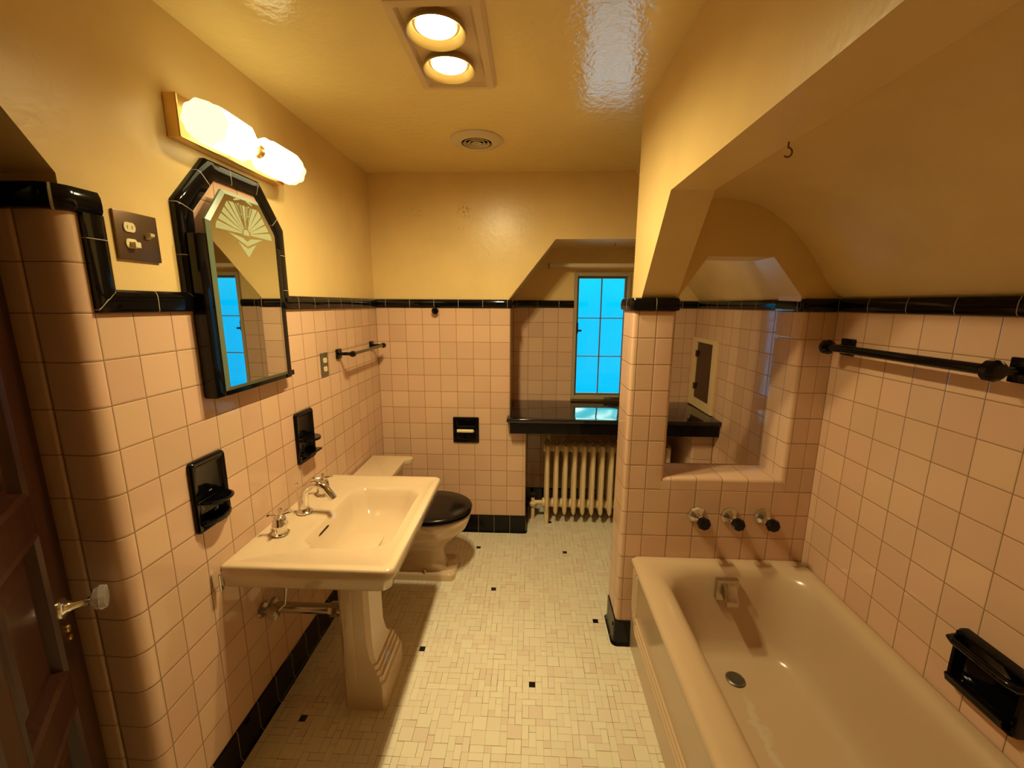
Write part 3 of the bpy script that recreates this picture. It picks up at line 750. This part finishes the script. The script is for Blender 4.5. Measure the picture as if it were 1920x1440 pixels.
# plumbing under the basin
mb = MB().tube([(.003, 1.40, .405), (.05, 1.40, .404), (.26, 1.405, .400), (.30, 1.41, .40)], .020, n=16)
mb.lathe([(.036, .001), (.034, .008), (.02, .016)], (0.001, 1.40, .405), (1, 0, 0), n=20).lathe([(.027, -.008), (.029, 0), (.029, .02), (.027, .028)], (.235, 1.404, .400), (1, 0, 0), n=8).build('trap', M['old_chrome'], t, smooth=40)
for y in (1.34, 1.76):
    mb = MB().tube([(.003, y, .44), (.06, y, .44)], .010).lathe([(.030, .001), (.028, .008), (.012, .014)], (.001, y, .44), (1, 0, 0), n=8).tube([(.06, y, .44), (.075, y+.02, .45), (.078, y+.03, .50), (.082, y+.035*(1 if y < 1.5 else -1), .66)], .006)
    sv = mb.build('supply_valve', M['old_chrome'], t, smooth=50)
    MB().lathe([(.010, 0), (.022, .004), (.022, .018), (.01, .024)], (.058, y-.012, .44), (0, -1, 0), n=6).build('valve_handle', M['old_chrome'], sv)
MB().box(.001, .028, 1.130, 1.146, .675, .735, .003).build('wall_bracket', M['chrome'], t)

# ================================================================== TOILET
t = thing('toilet', 'peach porcelain toilet with closed black lid in the back corner', 'toilet', (.36, 2.235, 0))
CY = 2.235
mb = MB()
R = [rrect(.10, .575, CY-.105, CY+.105, 0, .03, 10), rrect(.10, .575, CY-.105, CY+.105, .035, .03, 10), rrect(.11, .565, CY-.098, CY+.098, .045, .04, 10)]
def bw(x0, x1, hy, z, px=2.4):
    cx, rx = (x0+x1)/2, (x1-x0)/2; return ell(cx, CY, rx, hy, z, 40, px)
R2 = [bw(.12, .52, .085, .045, 4), bw(.13, .505, .078, .09, 3), bw(.13, .50, .075, .16, 2.6), bw(.12, .53, .090, .20, 2.4), bw(.10, .59, .130, .25, 2.2), bw(.09, .635, .160, .30), bw(.08, .655, .177, .345), bw(.08, .660, .180, .375), bw(.085, .655, .176, .383)]
mb.loft(R, cap0=True, cap1=True); mb.loft(R2, cap0=True, cap1=True)
bowl = mb.build('bowl', M['porcelain'], t, smooth=50)
for s_ in (-1, 1):
    MB().lathe([(.015, 0), (.014, .010), (.008, .018), (.0, .02)], (.40, CY+s_*.088, .044), n=14).build('bolt_cap', M['old_chrome'], bowl, smooth=40)
def seat(z0, z1, g, x0=.215):
    mb = MB()
    R = []
    for z, k in ((z0, .012), (z0+.003, .004), ((z0+z1)/2, .0), (z1-.004, .003), (z1, .010)):
        rr = []
        for i in range(48):
            a = 2*PI*i/48; c, s_ = math.cos(a), math.sin(a); rx = (.225 if c > 0 else .215)+g-k
            x = .44 + rx*c; x = max(x, x0+k); rr.append((x, CY + (.190+g-k)*s_, z))
        R.append(rr)
    R.append([(.44+(p[0]-.44)*.55, CY+(p[1]-CY)*.55, z1+.006) for p in R[-1]])
    return mb.loft(R, cap0=True, cap1=True)
seat(.384, .402, .0).build('seat', M['black_lid'], t, smooth=40)
seat(.404, .424, .004).build('lid', M['black_lid'], t, smooth=40)
MB().tube([(.215, CY-.09, .405), (.215, CY+.09, .405)], .012).build('hinge', M['black'], t, smooth=40)
mb = MB()
R = [rrect(.02, .20, CY-.20, CY+.20, .375, .03), rrect(.02, .205, CY-.20, CY+.20, .40, .03), rrect(.018, .215, CY-.205, CY+.205, .60, .03)]
mb.loft(R, cap0=True, cap1=True).build('tank', M['porcelain'], t, smooth=40)
poly = [(.012, CY-.225), (.20, CY-.225)] + [(.228-.012*math.cos(k*PI/6), CY-.19+.0*k) for k in range(1, 1)] + [(.235, CY-.215), (.24, CY-.17), (.248, CY-.155), (.262, CY-.15), (.262, CY+.15), (.262, CY+.15)]
poly = [(.012, CY-.222), (.255, CY-.222), (.275, CY-.205), (.275, CY-.178), (.262, CY-.160), (.243, CY-.152), (.236, CY-.135), (.236, CY+.135), (.243, CY+.152), (.262, CY+.160), (.275, CY+.178), (.275, CY+.205), (.255, CY+.222), (.012, CY+.222)]
MB().prism(poly, .602, .635, XY, bev=.006, seg=3).build('tank_lid', M['porcelain'], t, smooth=40)

# ================================================================== MEDICINE CABINET
t = thing('medicine_cabinet', 'black mirrored medicine cabinet with etched fan mirror on left wall', 'mirror cabinet', (.02, 1.40, 1.285))
mb = MB()
for a in ((1.200, 1.240, 1.285, 1.772), (1.566, 1.606, 1.285, 1.772), (1.240, 1.566, 1.285, 1.325), (1.240, 1.566, 1.74, 1.772)): mb.box(.001, .045, a[0], a[1], a[2], a[3], .006, 3)
mb.box(.001, .036, 1.235, 1.57, 1.31, 1.76).build('cabinet_frame', M['black'], t, smooth=30)
for z in (1.300, 1.765): MB().box(.004, .040, 1.606, 1.632, z-.010, z+.010, .003).build('hinge', M['black'], t)
def octo(i): return [(1.236+i, 1.302+i), (1.572-i, 1.302+i), (1.572-i, 1.815-i*.4), (1.490-i*.4, 1.915-i), (1.318+i*.4, 1.915-i), (1.236+i, 1.815-i*.4)]
mr = MB().prism(octo(.012), .040, .0535, YZ_X).build('mirror_glass', M['mirror'], t)
A, B_ = octo(0), octo(.0125)
MB().loft([[(.040, a, b) for a, b in A], [(.047, a, b) for a, b in A], [(.0537, a, b) for a, b in B_]]).build('mirror_bevel', M['mirror_edge'], t)
# etched fan: rays, Greek-key panels, stepped point
mb = MB(); cy_, cz_ = 1.404, 1.795; X_ = (.0536, .0540)
def oct_r(a):
    """distance from the fan's centre to the etched outline at angle a (deg from up)"""
    s_, c = math.sin(math.radians(a)), math.cos(math.radians(a)); best = 9
    pts = octo(.030)
    for (p, q) in zip(pts[1:], pts[2:]+pts[:1]):
        ex, ez = q[0]-p[0], q[1]-p[1]; den = s_*ez - c*ex
        if abs(den) < 1e-9: continue
        tt = ((p[0]-cy_)*ez - (p[1]-cz_)*ex)/den; uu = ((p[0]-cy_)*c - (p[1]-cz_)*s_)/den
        if tt > 0 and -.01 <= uu <= 1.01: best = min(best, tt)
    return best
def wedge(a0, a1, r0, r1=None):
    P = []
    for a, r in ((a0, r0), (a0, r1 or oct_r(a0)), ((a0+a1)/2, r1 or oct_r((a0+a1)/2)), (a1, r1 or oct_r(a1)), (a1, r0)):
        P.append((cy_+r*math.sin(math.radians(a)), cz_+r*math.cos(math.radians(a))))
    mb.prism(P, *X_, YZ_X)
for s_ in (-1, 1):
    for k in range(5):
        a = 27+k*13.2; wedge(s_*a, s_*(a+10.6), .020)
wedge(-4.0, 4.0, .020)
for s_ in (-1, 1):
    for a0, a1 in ((7.5, 9.6), (22.0, 24.2)): wedge(s_*a0, s_*a1, .045)
    wedge(s_*7.5, s_*24.2, .106, .111); wedge(s_*11.5, s_*20, .092, .096); wedge(s_*18.6, s_*20, .060, .096); wedge(s_*14, s_*20, .060, .064); wedge(s_*11.5, s_*13.0, .05, .096)
mb.prism([(cy_-.085, 1.790), (cy_-.02, 1.783), (cy_, 1.772), (cy_+.02, 1.783), (cy_+.085, 1.790), (cy_, 1.758)], *X_, YZ_X)
mb.prism([(cy_-.045, 1.768), (cy_, 1.750), (cy_+.045, 1.768), (cy_, 1.722)], *X_, YZ_X)
mb.prism([(cy_-.016, cz_-.003), (cy_+.016, cz_-.003), (cy_+.012, cz_+.012), (cy_, cz_+.016), (cy_-.012, cz_+.012)], *X_, YZ_X)
mb.build('etched_fan', M['etch'], t)

# ================================================================== LIGHTS
t = thing('vanity_light', 'brass wall light with two glowing glass shades above the mirror', 'wall light', (.0, 1.457, 2.02))
MB().box(-.012, .028, 1.212, 1.702, 2.022, 2.135, .004).build('back_plate', M['brass'], t)
MB().tube([(.028, 1.457, 2.075), (.075, 1.457, 2.075)], .016).lathe([(.0, -.034), (.018, -.034), (.026, -.026), (.018, -.018), (.014, 0), (.018, .018), (.026, .026), (.018, .034), (.0, .034)], (.078, 1.457, 2.072), (0, 1, 0), n=20).build('arm', M['brass'], t, smooth=40)
for s_ in (-1, 1):
    n = 8; prof = [(.026, .030), (.044, .040), (.054, .062), (.056, .17), (.0555, .195), (.047, .235), (.028, .247), (.0, .249)]
    mb = MB(); R = []
    for r, h in prof:
        R.append([(.080+r*(1+.05*math.cos(8*a))*math.cos(a), 1.449+s_*h, 2.070+r*(1+.05*math.cos(8*a))*math.sin(a)) for a in [2*PI*i/48 for i in range(48)]])
    mb.loft(R[:5], cap0=True); mb.loft(R[4:], mi=1)
    mb.build('glass_shade', [M['shade'], M['shade_end']], t, smooth=50)

t = thing('ceiling_heat_lamp', 'two-bulb ceiling heat lamp panel with both bulbs lit', 'ceiling light', (.722, 1.45, CEIL-.03))
mb = MB()
def lr(x0, x1, y0, y1, z, r=.006): return rrect(x0, x1, y0, y1, z, r, 4)
mb.loft([lr(.592, .862, 1.205, 1.675, CEIL-.0005), lr(.592, .862, 1.205, 1.675, CEIL-.010), lr(.602, .852, 1.215, 1.665, CEIL-.022), lr(.622, .832, 1.235, 1.645, CEIL-.024), lr(.632, .822, 1.245, 1.635, CEIL-.012)], cap1=True)
mb.build('panel', M['lamp_white'], t, smooth=20)
for y in (1.330, 1.520):
    c = (.718, y, CEIL-.012)
    b = MB().lathe([(.078, .0), (.080, -.012), (.085, -.017), (.083, -.022), (.078, -.019), (.074, -.012), (.066, -.001), (.058, -.0008)], c, n=40, caps=False).build('can_rim', M['can'], t, smooth=50)
    MB().lathe([(.0, -.014), (.030, -.0135), (.048, -.010), (.057, -.005), (.057, -.0015)], c, n=32).build('bulb', M['bulb'], b, smooth=60)
    ld = bpy.data.lights.new('bulb_beam', 'SPOT'); ld.energy = HEAT_SPOT; ld.color = LAMP_COL; ld.spot_size = math.radians(167); ld.spot_blend = 1.0; ld.shadow_soft_size = .035
    lo = bpy.data.objects.new('bulb_beam', ld); S.collection.objects.link(lo); lo.parent = t; lo.rotation_mode = 'QUATERNION'; lo.rotation_quaternion = Vector((.05, .16, -1)).to_track_quat('-Z', 'Y'); lo.location = (c[0]-t.location.x, c[1]-t.location.y, c[2]-.018-t.location.z)

t = thing('ceiling_vent', 'round white ceiling vent with concentric rings', 'vent', (.722, 2.20, CEIL-.03))
c = (.722, 2.20, CEIL)
MB().lathe([(.128, -.0005), (.128, -.004), (.115, -.012), (.085, -.018), (.075, -.016), (.074, -.001)], c, n=48, caps=False).build('flange', M['vent_paint'], t, smooth=50)
MB().lathe([(.0, -.0015), (.074, -.0015)], c, n=32).build('duct', M['dark'], t)
for r in (.054, .034, .014):
    MB().lathe([(r, -.004), (r+.002, -.004), (r+.010, -.016), (r+.007, -.017), (r, -.004)], c, n=40, caps=False).build('ring', M['vent_paint'], t, smooth=50)

# ================================================================== LEFT WALL FITTINGS
t = thing('switch_plate', 'brown metal plate with double outlet and toggle switch on plaster', 'switch', (-.01, 1.07, 1.677))
MB().box(-.012, -.004, 1.010, 1.128, 1.678, 1.795, .003).build('plate', M['steel'], t, smooth=30)
def outlet_face(y, z, x, t, h=.014):
    P = [(y+.0165*math.cos(a)*(1 if abs(math.cos(a)) < .9 else .95), z+h*math.sin(a)) for a in [2*PI*i/20 for i in range(20)]]
    f = MB().prism([(a, min(max(b, z-.0115), z+.0115)) for a, b in P], x, x+.004, YZ_X).build('outlet', M['ivory'], t)
    MB().box(x+.0038, x+.0043, y-.007, y-.0055, z-.004, z+.004).box(x+.0038, x+.0043, y+.0055, y+.007, z-.004, z+.004).build('slot', M['dark'], f)
outlet_face(1.045, 1.757, -.005, t); outlet_face(1.045, 1.718, -.005, t)
MB().box(-.004, .012, 1.040, 1.056, 1.708, 1.722, .002).build('plug_adapter', M['ivory'], t)
MB().prism([(-.004, 1.734), (.010, 1.742), (.012, 1.748), (.006, 1.750), (-.004, 1.744)], 1.088, 1.100, lambda a, b, c: (a, c, b)).build('toggle', M['ivory'], t)

t = thing('wall_outlet', 'grey metal plate with ivory double outlet in the tile beside towel bar', 'outlet', (.003, 1.955, 1.227))
MB().box(.0005, .006, 1.920, 1.988, 1.227, 1.340, .002).build('plate', M['gray_steel'], t)
outlet_face(1.954, 1.304, .005, t, .018); outlet_face(1.954, 1.262, .005, t, .018)

def rr2(y0, y1, z0, z1, r, n=5):
    return arc(y1-r, z1-r, r, 0, 90, n) + arc(y0+r, z1-r, r, 90, 180, n) + arc(y0+r, z0+r, r, 180, 270, n) + arc(y1-r, z0+r, r, 270, 360, n)
def niche_plate(mb, y0, y1, z0, z1, x=.0005, s=1, d=.014):
    """raised ceramic plate with a dished, recessed centre; s = side it faces"""
    rings = [(0, 0, .012), (0, d*.6, .012), (.004, d, .010), (.012, d, .008), (.018, d*.55, .008), (.024, d*.18, .008)]
    R = [[(x+s*b, yy, zz) for yy, zz in rr2(y0+a, y1-a, z0+a, z1-a, r)] for a, b, r in rings]
    return mb.loft(R, cap1=True)
def half_disc(mb, yc, w, z, dpt, x=.012, th=.010):
    P = [(x, yc-w)] + [(x+dpt*math.sin(PI*k/14), yc-w*math.cos(PI*k/14)) for k in range(1, 14)] + [(x, yc+w)]
    R = []
    for g, zz in ((.004, z-th), (.0, z-th*.6), (.0, z-.002), (.003, z), (.008, z), (.012, z-.004)):
        R.append([(x+max(0, (p[0]-x))*(1-g/dpt), yc+(p[1]-yc)*(1-g/w), zz) for p in P])
    return mb.loft(R, cap0=True, cap1=True)
t = thing('soap_dish', 'black ceramic wall soap dish with rounded shelf, left of the sink taps', 'soap dish', (.0, 1.17, .885))
niche_plate(MB(), 1.100, 1.238, .887, 1.113).build('back_plate', M['black'], t, smooth=50)
half_disc(MB(), 1.169, .052, .985, .058).build('shelf', M['black'], t, smooth=50)
half_disc(MB(), 1.169, .056, .925, .034, th=.018).build('bottom_lip', M['black'], t, smooth=50)
t = thing('tumbler_holder', 'black ceramic wall tumbler and toothbrush holder beyond the sink taps', 'toothbrush holder', (.0, 1.725, .870))
niche_plate(MB(), 1.655, 1.793, .885, 1.113).build('back_plate', M['black'], t, smooth=50)
mb = MB()
hd = [(.012+.060*math.sin(PI*k/14), 1.724-.052*math.cos(PI*k/14)) for k in range(15)]
mb.loft([[(x, y, .985) for x, y in hd], [(x, y, .995) for x, y in hd]], cap0=True, cap1=True)
mb.build('shelf', M['black'], t, smooth=40)
mb = MB().box(.012, .05, 1.67, 1.778, .920, .929, .002)
mb.build('toothbrush_rack', M['black'], t)

def towel_bar(name, label, x0, s, y0, y1, z, out, r, ext, mat, px, group=None):
    t = thing(name, label, 'towel bar', (x0, (y0+y1)/2, z-.03))
    for y in (y0, y1):
        b = MB().box(min(x0+s*.0005, x0+s*.012), max(x0+s*.0005, x0+s*.012), y-px, y+px, z-px, z+px, .004)
        p = b.tube([(x0+s*.010, y, z), (x0+s*.018, y, z), (x0+s*(out-.014), y, z)], [px*.6, px*.34, px*.34], n=12)
        p.build('post', M['black'], t, smooth=40)
        MB().lathe([(.0, -.02), (r*1.3, -.018), (r*1.9, -.008), (r*1.9, .008), (r*1.3, .018), (.0, .02)], (x0+s*out, y, z), (0, 1, 0), n=12).build('finial', M['black'], t, smooth=30)
    MB().tube([(x0+s*out, y0-ext, z), (x0+s*out, y1+ext, z)], r, n=12).build('bar', mat, t, smooth=50)
M['bar_glass'] = plain('dark_olive_glass_bar', (.055, .05, .025), rough=.12)
towel_bar('towel_bar', 'short black towel bar at the far end of the left wall', 0, 1, 2.106, 2.560, 1.318, .080, .0085, .0, M['bar_glass'], .026)
towel_bar('towel_bar', 'long black towel bar on the right wall above the tub', XR, -1, 1.06, 1.64, 1.420, .082, .0145, .0, M['black'], .032)

# ================================================================== BACK WALL FITTINGS
t = thing('toilet_paper_holder', 'recessed black ceramic toilet paper holder with cream roller', 'toilet paper holder', (.572, YB, .655))
mb = MB()
R = [[(x, YB-b, z) for x, z in rr2(.485+a, .659-a, .655+a, .832-a, r)] for a, b, r in ((0, .0005, .008), (0, .008, .008), (.004, .012, .006), (.018, .012, .005), (.022, .004, .005), (.026, .002, .005))]
mb.loft(R, cap1=True).build('case', M['black'], t, smooth=40)
for x in (.507, .637): MB().box(x-.008, x+.008, YB-.032, YB-.004, .725, .760, .004).build('arm', M['black'], t)
MB().lathe([(.003, -.068), (.004, -.058), (.0115, -.056), (.0115, .050), (.004, .054), (.003, .066)], (.572, YB-.026, .742), (1, 0, 0), n=20).build('roller', M['ivory'], t, smooth=40)
t = MB().lathe([(.014, .001), (.014, .010), (.008, .014), (.008, .022), (.020, .028), (.022, .036), (.016, .044), (.0, .046)], (.392, YB, 1.530), (0, -1, 0), n=24).build('robe_hook', M['black'], smooth=40)
tag(t, 'round black robe hook just under black trim on back wall', 'hook')

# ================================================================== RIGHT WALL SOAP DISH
t = thing('soap_dish', 'large black ceramic soap dish low on the right wall beside the tub', 'soap dish', (XR, .96, .53))
niche_plate(MB(), .885, 1.062, .533, .705, XR-.0005, -1, .026).build('back_plate', M['black'], t, smooth=50)
mb = MB().tube([(XR-.012, 1.058, .675), (XR-.040, 1.055, .672), (XR-.044, 1.04, .672), (XR-.044, .91, .672), (XR-.040, .895, .672), (XR-.012, .892, .675)], .010, n=12)
mb.build('grab_rail', M['black'], t, smooth=50)
mb = MB()
R = []
for k, (o, z) in enumerate(((.012, .545), (.045, .552), (.052, .575), (.046, .578), (.036, .562), (.012, .560))):
    R.append([(XR-o, y, z) for y in (.905, 1.042)])
mb.loft(R, closed=False); mb.prism([(.012, .545), (.045, .552), (.052, .575), (.012, .56)], .905, 1.042, lambda a, b, c: (XR-a, c, b), bev=.002).build('tray', M['black'], t, smooth=30)

# small hooks
def cup_hook(name, x, y, z, label):
    pts = [(x, y, z), (x, y, z-.012)] + [(x+.0+.010*math.sin(math.radians(a)), y, z-.022+.010*math.cos(math.radians(a))) for a in range(0, 250, 25)]
    o = MB().tube(pts, .0018, n=8).build(name, M['steel'], smooth=50); tag(o, label, 'hook'); return o
cup_hook('ceiling_hook', 1.572, 1.055, 1.938, 'small brown cup hook in edge of the bulkhead over the tub')
o = MB().tube([(1.54, 2.86, 1.968), (1.54, 2.86, 1.945)], .002, n=8).build('ceiling_hook', M['steel'], smooth=50)
tag(o, 'tiny screw hook in the nook ceiling above the window', 'hook')

# ================================================================== DOOR
ang = math.radians(38); E0 = Vector((-.128, .862, 0)); dv = Vector((math.sin(ang), -math.cos(ang), 0)); nv = Vector((math.cos(ang), math.sin(ang), 0))
DW, DH = .80, 2.03
t = thing('door_1', 'dark red-brown panelled wooden door standing open at the left edge', 'door', (.12, .55, 0), kind='structure')
def D(s_, z, o): p = E0 + dv*s_ + nv*o; return (p.x, p.y, z)
sx = [0, .115, .365, .435, .685, DW]; sz = [.008, .29, .655, .74, 1.09, 1.17, 1.515, 1.60, 1.92, DH]
mb = MB()
def dbox(s0, s1, z0, z1, o0, o1, mbx=None, bev=.0):
    q = mbx or mb
    bm = bmesh.new(); bmesh.ops.create_cube(bm, size=1)
    for w_ in bm.verts: w_.co = Vector(D((s0+s1)/2+w_.co.x*(s1-s0), (z0+z1)/2+w_.co.z*(z1-z0), (o0+o1)/2+w_.co.y*(o1-o0)))
    if bev: bmesh.ops.bevel(bm, geom=bm.edges[:], offset=bev, segments=2, affect='EDGES')
    q.from_bm(bm)
for a, b in ((0, 1), (2, 3), (4, 5)): dbox(sx[a], sx[b], sz[0], DH, -.042, 0)
for k in (0, 2, 4, 6, 8):
    z0 = sz[k]; z1 = sz[k+1]
    for a, b in ((1, 2), (3, 4)): dbox(sx[a], sx[b], z0, z1, -.041, -.0004)
mb.build('stiles_and_rails', M['wood'], t)
for k in (1, 3, 5, 7):
    for a, b in ((1, 2), (3, 4)):
        s0, s1, z0, z1 = sx[a], sx[b], sz[k], sz[k+1]
        q = MB(); R = []
        for g, o in ((0, -.001), (.006, .004), (.016, -.002), (.022, -.020), (.034, -.022), (.066, -.008), (.068, -.008)):
            R.append([D(s0+g, z0+g, o), D(s1-g, z0+g, o), D(s1-g, z1-g, o), D(s0+g, z1-g, o)])
        q.loft(R, cap1=True).build('panel', M['wood'], t)
kp = D(.075, .878, 0)
kb = MB().lathe([(.025, .0), (.024, .004), (.014, .010), (.010, .020), (.009, .045), (.013, .050)], kp, tuple(nv), n=24).build('knob_stem', M['chrome'], t, smooth=40)
MB().lathe([(.010, .050), (.024, .056), (.029, .066), (.026, .077), (.0, .082)], kp, tuple(nv), n=12).build('glass_knob', M['knob_glass'], kb, smooth=20)
mb = MB().lathe([(.009, .0), (.008, .003), (.0, .003)], D(.060, .815, 0), tuple(nv), n=14).lathe([(.007, .0), (.006, .003), (.0, .003)], D(.058, .79, 0), tuple(nv), n=14)
mb.build('keyhole', M['brass'], t)
